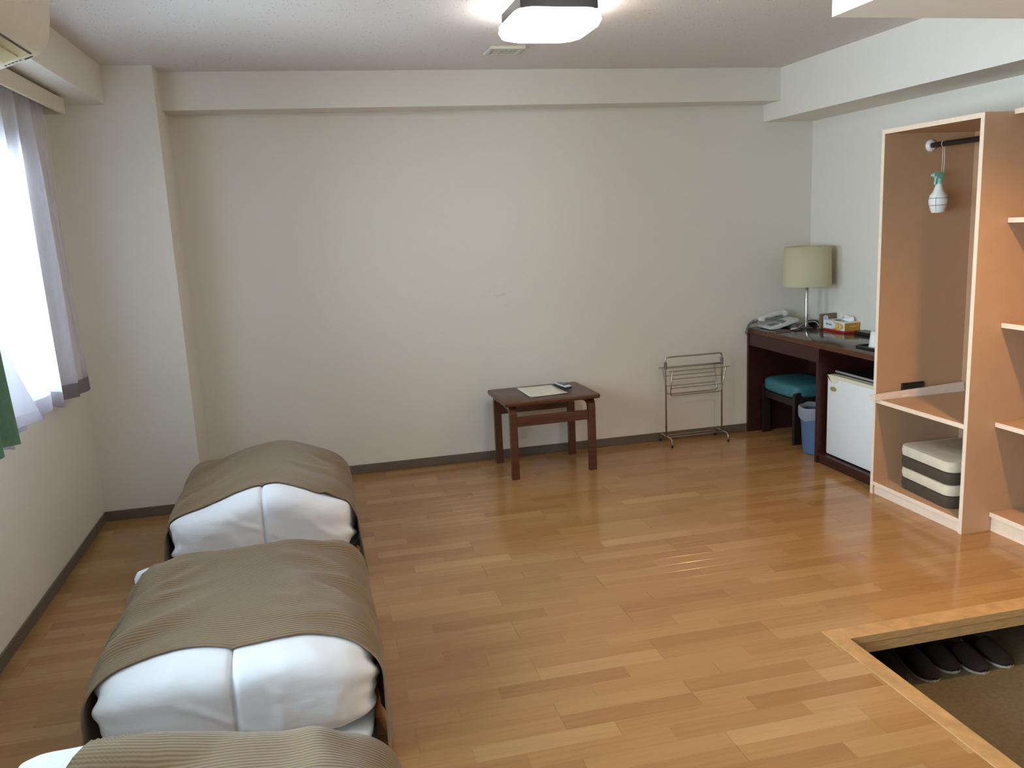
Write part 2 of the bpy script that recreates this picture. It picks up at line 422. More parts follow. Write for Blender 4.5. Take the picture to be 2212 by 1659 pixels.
# ------------------------------------------------------------------ window
win = thing('window_1', 'wide aluminium framed sliding window behind the sheer curtain', 'window', (XL-.06, (WY0+WY1)/2, WZ0)); win['kind'] = 'structure'
hw = (WY1-WY0)/2; hh = WZ1-WZ0
m = MB(); m.box(-.05, .05, -hw, hw, 0, .04); m.box(-.05, .05, -hw, hw, hh-.04, hh); m.box(-.05, .05, -hw, -hw+.04, .04, hh-.04); m.box(-.05, .05, hw-.04, hw, .04, hh-.04)
m.build('window_frame', 'aluminium', win)
for i, (a, b) in enumerate(((-hw+.04, -.82), (-.86, .84), (.80, hw-.04))):
    xo = -.02 if i % 2 else .015
    m = MB(); m.box(xo-.012, xo+.012, a, a+.045, .04, hh-.04); m.box(xo-.012, xo+.012, b-.045, b, .04, hh-.04); m.box(xo-.012, xo+.012, a+.045, b-.045, .04, .09); m.box(xo-.012, xo+.012, a+.045, b-.045, hh-.085, hh-.04)
    s_ = m.build('sash', 'aluminium', win)
    MB().box(xo-.003, xo+.003, a+.045, b-.045, .09, hh-.085).build('pane', 'window_glass', s_)
# ------------------------------------------------------------------ pelmet and curtains
pm = thing('curtain_pelmet', 'pale board pelmet box hiding the curtain rail over the window', 'pelmet', (-1.26, 2.6, 2.165))
MB().box(.146, .16, -3.5, 2.045, 0, .072, .001).build('front_board', 'pelmet_board', pm)
MB().box(0, .146, -3.5, 2.045, .060, .072).build('top_board', 'pelmet_board', pm)
MB().box(0, .146, 2.031, 2.045, 0, .060).build('end_board', 'pelmet_board', pm)
MB().box(.062, .078, -3.45, 2.02, .042, .060).build('curtain_rail', 'black_plastic', pm)
MB().box(.110, .126, -3.45, 2.02, .042, .060).build('curtain_rail', 'black_plastic', pm)
def curtain(name, label, cat, mat, hem_mat, f, nu, nv, hem=.05, group=None, extra=None):
    r = thing(name, label, cat, f(0.5, 0)); off = Vector(f(.5, 0))
    MB().grid(lambda u, v: Vector(f(u, hem+v*(1-hem)))-off, nu, nv).build('drape', mat, r, True)
    MB().grid(lambda u, v: Vector(f(u, v*hem))-off, nu, 3).build('hem', hem_mat, r, True)
    return r
# f(u,v): u along the window, v from hem (0) to the rail (1)
def far_sheer(u, v):
    y0, y1 = 3.35, 4.66
    spread = 1-.0*v
    y = y0+(y1-y0)*u
    zb = .83-.018*math.sin(u*9+1)-.012*math.sin(u*23)
    z = zb+(2.208-zb)*v
    amp = .022+.014*(1-v)
    ph = u*2*math.pi*5.5+.9*math.sin(u*9)
    x = -1.185+amp*math.sin(ph)+.012*math.sin(ph*.5+v*2)
    y += .018*math.cos(ph)*(1-.4*v)-.03*math.sin(v*3.1)*u*(1 if u > .9 else .4)
    if u > .8: x += (u-.8)*.08*(1-v)
    y -= .075*v**2*u
    return (x, y, z)
cu = curtain('sheer_curtain', 'white sheer curtain hanging straight over the window beside the pillar', 'curtain', 'sheer_voile', 'sheer_hem', far_sheer, 220, 40)
cu = bpy.data.objects['sheer_curtain']
def drawn(y_in, edge_top, flare, power, x0, zb, n, amp, xr):
    # gathered curtain: inner edge at y_in, outer edge sweeping out towards the hem
    def f(u, v):
        z = zb+(2.208-zb)*v
        ye = edge_top+flare*(1-v)**power
        y = y_in+(ye-y_in)*u
        top = ss(.55, .95, v)
        x = x0+(xr-x0)*top+(1-.35*top)*amp*(.7+.6*(1-v))*math.sin(u*2*math.pi*n+1.4+.5*math.sin(v*3))+.008*(1-top)*noise.noise(Vector((u*6, v*2, x0)))
        return (x, y, z+(1-v)*(.012*math.sin(u*9)-.02*u))
    return f
cs = curtain('drawn_sheer_curtain', 'white sheer curtain with a dark hem drawn aside behind the green curtain', 'curtain', 'sheer_gathered', 'sheer_hem', drawn(2.62, 3.05, .62, 2.2, -1.118, .875, 3.2, .018, -1.190), 140, 44, .035)
gc = curtain('green_curtain', 'heavy green curtain drawn aside from the window', 'curtain', 'green_fabric', 'green_fabric', drawn(2.45, 3.10, .085, 1.2, -1.062, .885, 4.2, .018, -1.142), 110, 40, .05)
# ------------------------------------------------------------------ air conditioner on the beam
ac = thing('air_conditioner', 'cream wall mounted air conditioner above the window', 'air conditioner', (-.979, 2.86, 2.125))
prof = [(0, 0), (.03, .004), (.149, .047), (.172, .066), (.188, .10), (.199, .155), (.206, .22), (.204, .26), (.192, .280), (.17, .288), (0, .288)]
m = MB().prism(prof, -.40, .40, 'y', 0)
m.build('body', 'aircon_plastic', ac, 'angle')
# slanted outlet: flap, inner strip and the dark slot above it
ang = math.atan2(.047-.004, .149-.03)
for nm, s0, s1, dz, mt, y1 in (('louvre_flap', .030, .080, .004, 'aircon_yellowed', .33), ('outlet_strip', .083, .112, .001, 'aircon_yellowed', .345), ('outlet_slot', .114, .120, .0015, 'black_plastic', .35)):
    d = Vector((math.cos(ang), 0, math.sin(ang))); n = Vector((math.sin(ang), 0, -math.cos(ang))); o_ = Vector((.03, 0, .004))
    m = MB(); vv = []
    for yy in (-.38, y1):
        for sv in (s0, s1):
            for hh2 in (-.006, dz): vv.append(m.bm.verts.new(o_+d*sv+n*hh2+Vector((0, yy, 0))))
    for f in ((0, 1, 3, 2), (4, 6, 7, 5), (0, 4, 5, 1), (2, 3, 7, 6), (1, 5, 7, 3), (0, 2, 6, 4)): m.bm.faces.new([vv[k] for k in f])
    m.build(nm, mt, ac)
m = MB()
d = Vector((math.cos(ang), 0, math.sin(ang))); n = Vector((math.sin(ang), 0, -math.cos(ang)))
def acbox(m, s0, s1, y0, y1, h=.0015):
    vv = [m.bm.verts.new(Vector((.03, 0, .004))+d*ss+n*hx+Vector((0, yy, 0))) for yy in (y0, y1) for ss in (s0, s1) for hx in (-.002, h)]
    for f in ((0, 1, 3, 2), (4, 6, 7, 5), (0, 4, 5, 1), (2, 3, 7, 6), (1, 5, 7, 3), (0, 2, 6, 4)): m.bm.faces.new([vv[k] for k in f])
acbox(m, .085, .112, .378, .388); m.build('indicator_window', 'black_plastic', ac)
m = MB()
for q in range(5): acbox(m, .020+q*.012, .027+q*.012, .370+.002*(q % 2), .379+.003*((q+1) % 2))
m.build('control_lettering', 'ink_grey', ac)
# ------------------------------------------------------------------ ceiling lamp and vent
cl = thing('ceiling_lamp', 'lit square white ceiling lamp with a dark frame', 'ceiling lamp', (1.07, 3.665, H))
m = MB()
m.prism(rrect(-.165, .165, -.17, .17, .004, 2), -.05, 0); m.build('frame', 'lamp_frame', cl)
def pillow(u, v):
    return None
sh = MB()
levels = [(-.048, .172, .178, .06), (-.058, .186, .196, .07), (-.085, .190, .200, .075), (-.108, .180, .190, .08), (-.118, .155, .165, .085), (-.122, .10, .11, .06)]
rings = []
for z, hx, hy, rr in levels: rings.append([sh.bm.verts.new((x, y, z)) for x, y in rrect(-hx, hx, -hy, hy, rr, 6)])
for a, b in zip(rings, rings[1:]):
    for k in range(len(a)): sh.bm.faces.new((a[k], a[(k+1) % len(a)], b[(k+1) % len(a)], b[k]))
sh.bm.faces.new(rings[-1]); sh.bm.faces.new(rings[0][::-1])
sh.build('diffuser', 'diffuser_glow', cl, True)
cv = thing('ceiling_vent', 'small square ceiling air grille beyond the lamp', 'vent', (1.085, 4.575, H))
m = MB(); m.box(-.092, .092, -.110, -.080, -.016, 0, .002); m.box(-.092, .092, .075, .110, -.010, 0, .002); m.box(-.092, -.072, -.080, .075, -.012, 0, .002); m.box(.072, .092, -.080, .075, -.012, 0, .002)
m.build('frame', 'vent_cream', cv)
MB().box(-.072, .072, -.080, .075, -.002, 0).build('shade_backing', 'vent_shade', cv)
for k in range(8): MB().box(-.072, .072, -.072+k*.0185, -.068+k*.0185, -.008, -.002).build('slat', 'vent_cream', cv)
for k in (-1, 1): MB().box(k*.024-.002, k*.024+.002, -.080, .075, -.009, -.002).build('divider', 'vent_cream', cv)
# ------------------------------------------------------------------ warm downlight over the entrance
dl = thing('downlight', 'round warm downlight set in the lowered entrance ceiling', 'downlight', (2.53, 2.32, 2.15))
MB().lathe([(.050, -.004), (.062, -.004), (.062, 0), (.050, 0), (.050, -.004)], 32, cap=False).build('ring', 'white_plastic', dl, 'angle')
MB().lathe([(.001, -.0015), (.049, -.0015)], 32, cap=False).build('bulb', 'bulb_glow', dl)
light('downlight_beam', 'SPOT', (2.53, 2.32, 2.14), ENTRY_LAMP, (1, .56, .24), (0, 0, 0), shadow_soft_size=.045, spot_size=R(146), spot_blend=.75)
# ------------------------------------------------------------------ wardrobe and shelves
WX, WYn, WYf, WH = 2.87, 3.200, 3.878, 1.92
wd = thing('wardrobe', 'open peach laminate wardrobe with a hanging rail above a shelf', 'wardrobe', (WX, WYn, 0))
dep = XR-WX-.003; wid = WYf-WYn; T = .022
def panel(root, name, x0, x1, y0, y1, z0, z1, edge='x0'):
    o = MB().box(x0, x1, y0, y1, z0, z1, .0008, 1).build(name, 'peach_laminate', root)
    return o
def edged(root, name, x0, x1, y0, y1, z0, z1):
    o = panel(root, name, x0+.0015, x1, y0, y1, z0, z1)
    MB().box(x0, x0+.0015, y0, y1, z0, z1, .0004, 1).build('edge_band', 'peach_edge', o)
    return o
edged(wd, 'side_panel', 0, dep, 0, T, .0, WH)
edged(wd, 'side_panel', 0, dep, wid-T, wid, .0, WH)
edged(wd, 'top_panel', 0, dep, T, wid-T, WH-T, WH)
panel(wd, 'back_panel', dep-.008, dep, T, wid-T, .07, WH-T)
edged(wd, 'shelf', .004, dep-.008, T, wid-T, .508, .530)
edged(wd, 'bottom_panel', .002, dep-.008, T, wid-T, .050, .070)
MB().box(.012, .03, T, wid-T, 0, .050).build('kick_board', 'peach_edge', wd)
rl = MB().tube([(.27, T, 1.835), (.27, wid-T, 1.835)], .0135, 14).build('hanging_rail', 'black_wood', wd, 'angle')
for yy in (T, wid-T):
    s = 1 if yy == T else -1
    MB().lathe([(.03, 0), (.03, .006), (.02, .016)], 24).build('rail_flange', 'white_plastic', rl, 'angle')
    f_ = [o for o in rl.children][-1]; f_.location = (.27, yy, 1.835); f_.rotation_euler = (R(-90*s), 0, 0)
sx = XR-.003-3.02
sf = thing('shelf_unit', 'open peach laminate shelf unit standing beside the wardrobe', 'shelf unit', (3.02, 2.62, 0))
d2 = 3.198-2.62
edged(sf, 'side_panel', 0, sx, 0, T, 0, 1.93)
for z in (1.445, .975, .511): edged(sf, 'shelf', 0, sx-.008, T, d2, z, z+.022)
edged(sf, 'top_panel', 0, sx, T, d2, 1.908, 1.93)
edged(sf, 'bottom_panel', 0, sx-.008, T, d2, .072, .094)
MB().box(.012, .03, T, d2, 0, .072).build('kick_board', 'peach_edge', sf)
panel(sf, 'back_panel', sx-.008, sx, T, d2, .094, 1.908)
# items in the wardrobe
for nm, z0, lab in (('floor_cushion', .0705, 'cream and brown square floor cushion at the bottom of the wardrobe stack'), ('floor_cushion', .1885, 'cream and brown square floor cushion on top of the wardrobe stack')):
    c = thing(nm, lab, 'cushion', (3.122, 3.525 if z0 < .1 else 3.53, z0), R(-4 if z0 < .1 else -3), 'floor cushions in the wardrobe')
    for pn, za, zb, mt in (('underside', .0, .062, 'cushion_brown'), ('top_side', .062, .117, 'cushion_cream')):
        m = MB(); hx = .198
        lv = [(za, -.008), (za+.003, -.001), ((za+zb)/2, .003), (zb-.003, -.001), (zb, -.008)]
        rg = [[m.bm.verts.new((x, y, z)) for x, y in rrect(-hx-e, hx+e, -hx-e, hx+e, .045, 5)] for z, e in lv]
        for A, B in zip(rg, rg[1:]):
            for k in range(len(A)): m.bm.faces.new((A[k], A[(k+1) % len(A)], B[(k+1) % len(A)], B[k]))
        m.bm.faces.new(rg[0][::-1]); m.bm.faces.new(rg[-1])
        m.build(pn, mt, c, 'angle')
    MB().tube([(x, y, .114) for x, y in rrect(-.196, .196, -.196, .196, .045, 5)], .003, 6, True).build('piping', 'cushion_cream', c, True)
st = thing('flat_strip', 'long pale flat strip leaning along the wardrobe shelf and poking out', 'strip', (2.812, 3.824, .531), 0)
def strip(m, u0, u1, off=0.0, inset=0.0):
    def P(u, t, h): return Vector((.585*u, -.006+t+.010*h-off*0, (.028+.022*u)*h+inset*(1-2*h)))
    vv = [m.bm.verts.new(P(u, t, h)) for u in (u0, u1) for t in (-off, .012+off) for h in (0, 1)]
    for f in ((0, 1, 3, 2), (4, 6, 7, 5), (0, 4, 5, 1), (2, 3, 7, 6), (1, 5, 7, 3), (0, 2, 6, 4)): m.bm.faces.new([vv[k] for k in f])
m = MB(); strip(m, .05, 1.0); m.build('strip_body', 'strip_cream', st)
m = MB(); strip(m, -.0, .05, -.001, .002); m.build('clear_tip', 'white_plastic', st)
m = MB(); strip(m, .33, .40, .0006, .006); m.build('sticker', 'paper_white', st)
bt = thing('black_case', 'small black flat case propped behind the pale strip on the wardrobe shelf', 'case', (3.09, 3.8485, .5305))
MB().box(-.068, .068, -.006, .006, 0, .066, .002).build('case_body', 'black_plastic', bt, 'angle')
MB().box(-.068, .068, -.006, .006, .0662, .072, .001).build('case_lid', 'black_rubber', bt)
# spray bottle hanging from the rail
sb = thing('spray_bottle', 'white spray bottle with mint trigger hanging from the wardrobe rail', 'bottle', (3.125, 3.765, 1.496), R(12))
m = MB(); m.lathe([(.001, 0), (.038, 0), (.043, .006), (.058, .045), (.061, .065), (.055, .092), (.036, .112), (.030, .125), (.020, .150), (.018, .158)], 28); m.build('body', 'white_plastic', sb, 'angle')
m = MB()
for z, r_ in ((.040, .0565), (.078, .0597)): m.tube([(r_*math.cos(a), r_*math.sin(a), z) for a in [2*math.pi*k/28 for k in range(28)]], .0016, 5, True)
for a in (205, 300, 60): m.tube([(r_*math.cos(R(a)), r_*math.sin(R(a)), z) for r_, z in ((.0405, .003), (.052, .03), (.0585, .045), (.0613, .065), (.0585, .083))], .0016, 5)
m.build('label_lines', 'ink_grey', sb)
hd = MB(); hd.lathe([(.021, .155), (.021, .178), (.018, .184)], 20)
hd.prism([(-.030, .183), (.022, .183), (.034, .196), (.026, .215), (-.044, .217), (-.066, .205), (-.062, .194), (-.044, .196)], -.015, .015, 'y', .003)
h_ = hd.build('trigger_head', 'mint_plastic', sb, 'angle')
MB().prism([(-.034, .194), (-.024, .190), (-.028, .165), (-.038, .150), (-.043, .152), (-.039, .170)], -.007, .007, 'y').build('trigger', 'mint_plastic', h_)
sc_ = Matrix.Diagonal((.74, .74, .93, 1))
for q in list(sb.children)+list(h_.children): q.data.transform(sc_)
m = MB()
m.tube([(.020, -.006, .150), (.018, -.012, .26), (.016, -.010, .322)], .0016, 6)
m.tube([(.018, .002, .194), (.014, -.004, .26), (.012, -.004, .322)], .0016, 6)
m.tube([(.014+.0165*math.cos(a), -.007, .339+.0165*math.sin(a)) for a in [2*math.pi*k/20 for k in range(20)]], .0016, 6, True)
m.build('hanging_cord', 'cord_white', sb, True)
# ------------------------------------------------------------------ desk
DX, DZ = 2.925, .748
dk = thing('desk', 'dark reddish wooden desk with a fridge bay beside the wardrobe', 'desk', (DX, 3.885, 0))
dd = XR-DX-.003; dw = YB-.004-3.885
MB().box(0, dd, 0, dw, DZ-.032, DZ, .003).build('desk_top', 'desk_top_wood', dk, 'angle')
MB().box(-.003, 0, 0, dw, DZ-.032, DZ-.001, .001).build('front_edging', 'table_wood', dk)
MB().box(.002, dd, dw-.024, dw, 0, DZ-.032, .001).build('side_panel', 'desk_wood', dk)
MB().box(.002, dd, .590, .614, 0, DZ-.032, .001).build('side_panel', 'desk_wood', dk)
MB().box(.002, dd, 0, .022, 0, DZ-.032, .001).build('side_panel', 'desk_wood', dk)
dr = MB().box(.006, .024, .616, dw-.026, DZ-.122, DZ-.035, .002).build('drawer_front', 'desk_wood', dk)
MB().box(.024, dd-.05, .632, dw-.045, DZ-.115, DZ-.105).build('drawer_bottom', 'black_wood', dr)
MB().box(dd-.012, dd, .022, dw-.024, .05, DZ-.032).build('back_panel', 'desk_wood', dk)
MB().box(.004, dd-.012, .022, .590, .045, .063, .002).build('base_shelf', 'desk_wood', dk)
MB().box(.018, .034, .022, .590, 0, .045).build('plinth', 'desk_wood', dk)
# fridge
fr = thing('mini_fridge', 'small white fridge with a dark top in the desk bay', 'fridge', (2.965, 3.935, .0635))
FW, FH = .50, .512
MB().box(.055, .42, 0, FW, .015, FH-.008, .006).build('body', 'black_plastic', fr, 'angle')
dr_ = MB().box(.0, .048, -.002, FW+.002, .006, FH-.03, .007).build('door', 'fridge_white', fr, 'angle')
MB().prism([(-.002, FH-.03), (FW+.002, FH-.03), (FW+.002, FH-.016), (.46*FW/.5, FH-.014), (FW-.09, FH-.012), (-.002, FH-.012)], .001, .048, 'x').build('top_handle_trim', 'fridge_cream', dr_)
MB().prism([(FW-.115, FH-.028), (FW+.002, FH-.028), (FW+.002, FH-.014), (FW-.005, FH-.046), (FW-.045, FH-.060), (FW-.085, FH-.056)], -.0012, .0, 'x').build('grip_scallop', 'fridge_cream', dr_)
bd = MB().prism([(FW-.062+.030*math.cos(a), FH-.095+.014*math.sin(a)) for a in [2*math.pi*k/28 for k in range(28)]], -.003, 0, 'x').build('oval_badge', 'badge_gold', dr_)
MB().box(.052, .40, .01, FW-.01, FH-.008, FH+.004, .002).build('top_plate', 'black_plastic', fr)
MB().box(.050, .058, .0, FW, FH-.006, FH+.006, .001).build('top_edge_trim', 'aluminium', fr)
for yy in (.04, FW-.04): 
    for xx in (.08, .38): MB().lathe([(.016, 0), (.016, .016)], 12, (xx, yy, 0)).build('foot', 'black_rubber', fr)
# stool under the desk
so = thing('stool', 'low dark wooden stool with a teal padded seat under the desk', 'stool', (3.02, 4.875, 0))
sd, sw = .33, .425
def stool_end(y0):
    o = [(0, 0), (.052, 0), (.052, .24), (.075, .265), (sd-.075, .265), (sd-.052, .24), (sd-.052, 0), (sd, 0), (sd, .325)]+arc((sd-.03, .325), .03, 0, 90, 4)+arc((.03, .325), .03, 90, 180, 4)+[(0, .325)]
    return MB().prism(o, y0, y0+.03, 'y')
stool_end(0).build('leg_frame', 'black_wood', so); stool_end(sw-.03).build('leg_frame', 'black_wood', so)
for x in (.012, sd-.036): MB().box(x, x+.024, .03, sw-.03, .255, .305, .002).build('rail', 'black_wood', so)
def seatwarp(p): return p
m = MB().superq((sd/2, sw/2, .355), (sd/2+.012, sw/2+.008, .052), 5, 48, 20); m.build('seat', 'teal_vinyl', so, True)
# waste bin
wb = thing('waste_bin', 'blue plastic waste bin lined with a clear bag by the desk divider', 'bin', (3.075, 4.69, 0))
MB().lathe([(.001, .002), (.088, 0), (.092, .004), (.112, .268), (.116, .270), (.116, .276), (.109, .276), (.089, .008), (.001, .008)], 36, cap=False).build('tub', 'bin_blue', wb, 'angle')
def bag(u, v):
    a = 2*math.pi*u; n = noise.noise(Vector((3*math.cos(a), 3*math.sin(a), v*5)))
    path = [(.098, .10), (.106, .24), (.113, .295), (.119, .305), (.124, .29), (.123, .262), (.121, .225)]
    k = v*(len(path)-1); i = min(int(k), len(path)-2); t = k-i
    r = path[i][0]*(1-t)+path[i+1][0]*t; z = path[i][1]*(1-t)+path[i+1][1]*t
    r += .0045*n*(1 if v > .3 else .3)+.002*math.sin(a*17)*v; 
    if v < .3: r = min(r, .098+.05*v)
    z += .012*noise.noise(Vector((2*math.cos(a), 2*math.sin(a), 7)))*v+.006*math.sin(a*5)*v
    return (r*math.cos(a), r*math.sin(a), z)
MB().grid(bag, 72, 18, closed_u=True).build('bin_liner', 'bin_bag', wb, True)
# ------------------------------------------------------------------ things on the desk
lp = thing('table_lamp', 'chrome table lamp with a cream drum shade on the desk', 'lamp', (3.225, 5.085, DZ))
MB().lathe([(.001, 0), (.045, 0), (.045, .004), (.040, .007), (.014, .010), (.001, .010)], 36, cap=False).build('base', 'black_plastic', lp, 'angle')
MB().lathe([(.0115, .012), (.0115, .40), (.008, .405), (.008, .54)], 20).build('pole', 'chrome', lp, 'angle')
MB().lathe([(.158, .290), (.150, .552), (.147, .552), (.155, .290), (.158, .290)], 56, cap=False).build('shade', 'shade_fabric', lp, True)
m = MB()
for k in range(3): m.tube([(0, 0, .538), (.149*math.cos(R(120*k+20)), .149*math.sin(R(120*k+20)), .545)], .002, 6)
m.lathe([(.018, .42), (.018, .47)], 16); m.build('shade_holder', 'chrome', lp)
pts = [(.03, -.055, .008), (.02, -.10, .004)]
MB().tube([(.018, .036, .006), (.026, .050, .007), (.040, .064, .022)], .0025, 6).build('cord_stub', 'cord_white', lp, True)
cbl = thing('lamp_cable', 'thin white cable looping over the desk behind the tissue box', 'cable', (3.30, 5.09, DZ))
def spline(P, n=8):
    P = [Vector(p) for p in P]; out = []
    for i in range(len(P)-1):
        a, b, c, d = P[max(i-1, 0)], P[i], P[i+1], P[min(i+2, len(P)-1)]
        for k in range(n):
            t = k/n; out.append(.5*((2*b)+(c-a)*t+(2*a-5*b+4*c-d)*t*t+(3*b-a-3*c+d)*t**3))
    return out+[P[-1]]
MB().tube(spline([(-.105, .062, .003), (-.09, .060, .004), (-.06, .06, .02), (.0, .06, .035), (.03, .04, .03), (.035, .0, .004), (.035, -.03, .003)]), .0026, 6).build('cable', 'cord_white', cbl, True)
ad = thing('power_adapter', 'small black rounded adapter in the desk corner behind the lamp', 'adapter', (3.36, 5.22, DZ))
MB().superq((0, 0, .018), (.038, .03, .018), 3, 28, 14).build('adapter_body', 'black_plastic', ad, True)
# telephone
ph = thing('telephone', 'light grey push button telephone on the desk corner', 'telephone', (3.09, 5.215, DZ), R(-4))
pw, pd = .175, .205   # depth along x (front at -x), width along y
body = MB().prism([(-.10, .004), (-.10, .020), (-.03, .034), (.03, .056), (.10, .068), (.105, .060), (.105, .045), (-.05, .004)], -.095, .095, 'y', .003)
pb = body.build('body', 'phone_plastic', ph, 'angle')
MB().box(.06, .095, -.08, .08, 0, .046, .002).build('stand', 'grey_plastic', ph)
MB().box(-.09, -.07, -.08, .08, 0, .008, .001).build('foot_strip', 'grey_plastic', ph)
rotk = Matrix.Rotation(-math.atan2(.014, .07), 3, 'Y')
kp = MB()
for i in range(3):
    for j in range(4):
        x = -.085+j*.0155; y = -.068+i*.022
        kp.box(x, x+.011, y, y+.016, .020+(x+.10)*.2, .028+(x+.10)*.2, .001)
kp.build('keypad', 'grey_plastic', ph)
MB().box(-.012, .02, -.085, .01, .042, .056, .002).build('display', 'grey_plastic', ph)
hs = MB()
hp = spline([(-.095, .062, .048), (-.088, .062, .060), (-.04, .062, .078), (.03, .062, .092), (.075, .062, .094), (.09, .062, .084)], 5)
hs.tube(hp, [.025 if (k < 7 or k > len(hp)-8) else .019 for k in range(len(hp))], 14)
hb = hs.build('handset', 'phone_plastic', ph, True)
MB().box(-.075, .06, .040, .084, .052, .070, .006).build('cradle', 'grey_plastic', ph)
coil = []
for k in range(220):
    t = k/219
    base = Vector((-.108-.090*math.sin(math.pi*t)**.8, .065+.030*t, .055-.080*math.sin(math.pi*t)**3-.018*t))
    a = t*2*math.pi*26
    coil.append(base+Vector((0, .008*math.cos(a), .008*math.sin(a))))
MB().tube(coil, .0032, 6).build('coiled_cord', 'grey_plastic', hb, True)
np_ = thing('notepad', 'thin brown covered notepad lying in front of the telephone', 'notepad', (3.000, 5.040, DZ), R(8))
MB().box(-.06, .06, -.035, .035, 0, .006, .001).build('cover', 'box_brown', np_)
MB().box(-.058, .058, -.033, .033, .006, .008).build('pages', 'black_wood', np_)
pe = thing('pen_rest', 'short white pen on a dark rest beside the notepad', 'pen', (3.120, 5.045, DZ), R(20))
MB().box(-.035, .035, -.03, .03, 0, .005, .001).build('rest', 'black_plastic', pe)
MB().tube([(-.034, .01, .0095), (.03, .012, .0095), (.04, .0125, .009)], [.0045, .0045, .002], 10).build('pen', 'white_plastic', pe, True)
# tissue box
tb = thing('tissue_box', 'white and orange tissue box with a red base band on the desk', 'tissue box', (3.3515, 4.878, DZ), R(1))
MB().box(-.056, .056, -.115, .115, .011, .066, .001, 1).build('carton', 'box_white', tb)
MB().box(-.0568, .0568, -.1158, .1158, 0, .011, .0005, 1).build('base_band', 'box_red', tb)
MB().box(-.0555, .0555, -.1158, -.115, .0115, .0615).build('end_panel', 'box_orange', tb)
def swirl(y0, y1, z0, z1, mt, xo, nm):
    cy, cz = (y0+y1)/2, (z0+z1)/2
    return MB().prism([(cy+(y1-y0)/2*math.cos(a), cz+(z1-z0)/2*math.sin(a)) for a in [2*math.pi*k/32 for k in range(32)]], xo, -.0560, 'x').build(nm, mt, tb)
swirl(-.100, .02, .013, .062, 'box_orange', -.0563, 'swirl')
swirl(-.090, .03, .014, .062, 'box_yellow', -.0566, 'swirl')
swirl(-.055, .05, .012, .061, 'box_orange', -.0569, 'swirl')
swirl(-.049, .07, .014, .063, 'box_yellow', -.0572, 'swirl')
swirl(-.02, .108, .013, .064, 'box_white', -.0575, 'swirl')
def lettering(text, size, parent, mat, name, M, shear=.25, bold=.0):
    cu_ = bpy.data.curves.new('txt', 'FONT'); cu_.body = text; cu_.size = size; cu_.shear = shear; cu_.offset = bold; cu_.extrude = .0002
    cu_.align_x = 'CENTER'; cu_.align_y = 'CENTER'
    to = bpy.data.objects.new('txt', cu_); col.objects.link(to)
    dg = bpy.context.evaluated_depsgraph_get(); me = bpy.data.meshes.new_from_object(to.evaluated_get(dg))
    bpy.data.objects.remove(to); me.transform(M); me.materials.clear(); me.materials.append(MATS[mat])
    o = bpy.data.objects.new(name, me); col.objects.link(o); o.parent = parent; return o
# on the long side (facing -x): text right = -y, up = +z
Mx = Matrix(((0, 0, -1, -.0578), (-1, 0, 0, .052), (0, 1, 0, .041), (0, 0, 0, 1)))
lettering('Kleenex', .019, tb, 'ink_black', 'lettering', Mx, .2, .0006)
My = Matrix(((1, 0, 0, 0), (0, 0, -1, -.1160), (0, 1, 0, .040), (0, 0, 0, 1)))
lettering('Kleenex', .011, tb, 'box_yellow', 'lettering', My, .2, .0003)
MB().prism([(.03*math.cos(a)*1.0, .065*math.sin(a)) for a in [2*math.pi*k/24 for k in range(24)]], .066, .0666, 'z').build('opening', 'ink_grey', tb)
def tis(u, v):
    a = (u-.5)*.10; h = .045*math.sin(math.pi*min(1, u*1.1+.05))*v
    return (.004+.030*v*math.sin(u*6+1)+.01*noise.noise(Vector((u*4, v*3, 1))), -.03+a*1.0*(1-.2*v)-.02*v, .062+h+.012*noise.noise(Vector((u*5, v*4, 5)))*v)
MB().grid(tis, 24, 12).build('tissue', 'tissue_white', tb, True, .0006)
br = thing('card_stand', 'low brown card holder with a round pale badge behind the tissue box', 'card holder', (3.345, 5.022, DZ), R(2))
MB().box(-.058, .060, -.010, .010, 0, .100, .002).build('panel', 'box_brown', br)
MB().box(-.058, .060, .010, .035, 0, .006, .001).build('foot', 'box_brown', br)
MB().prism([(-.022+.020*math.cos(a), .072+.018*math.sin(a)) for a in [2*math.pi*k/24 for k in range(24)]], -.012, -.010, 'y').build('badge', 'badge_blue', br)
ty = thing('serving_tray', 'small black tray under the white cup on the desk', 'tray', (3.10, 4.09, DZ))
m = MB(); m.prism(rrect(-.10, .10, -.16, .14, .015, 4), 0, .006); m.build('tray_bottom', 'black_plastic', ty)
MB().tube([(x, y, .011) for x, y in rrect(-.10, .10, -.16, .14, .015, 4)], .006, 8, True).build('rim', 'black_plastic', ty, True)
cp = thing('cup', 'tall white cup turned upside down on the black tray', 'cup', (3.075, 4.150, DZ+.0062))
MB().lathe([(.034, 0), (.036, 0), (.027, .088), (.024, .092), (.001, .092)], 32, cap=False).build('cup_body', 'white_plastic', cp, 'angle')
MB().tube([(.0355*math.cos(a), .0355*math.sin(a), .003) for a in [2*math.pi*k/32 for k in range(32)]], .0022, 6, True).build('cup_lip', 'white_plastic', cp, True)
lt = thing('flat_case', 'thin dark flat case at the back of the desk by the wall', 'case', (3.365, 4.60, DZ))
MB().box(-.04, .04, -.10, .10, 0, .016, .002).build('case_body', 'black_wood', lt)
MB().box(-.042, .042, -.102, .102, .016, .020, .001).build('case_lid', 'black_plastic', lt)
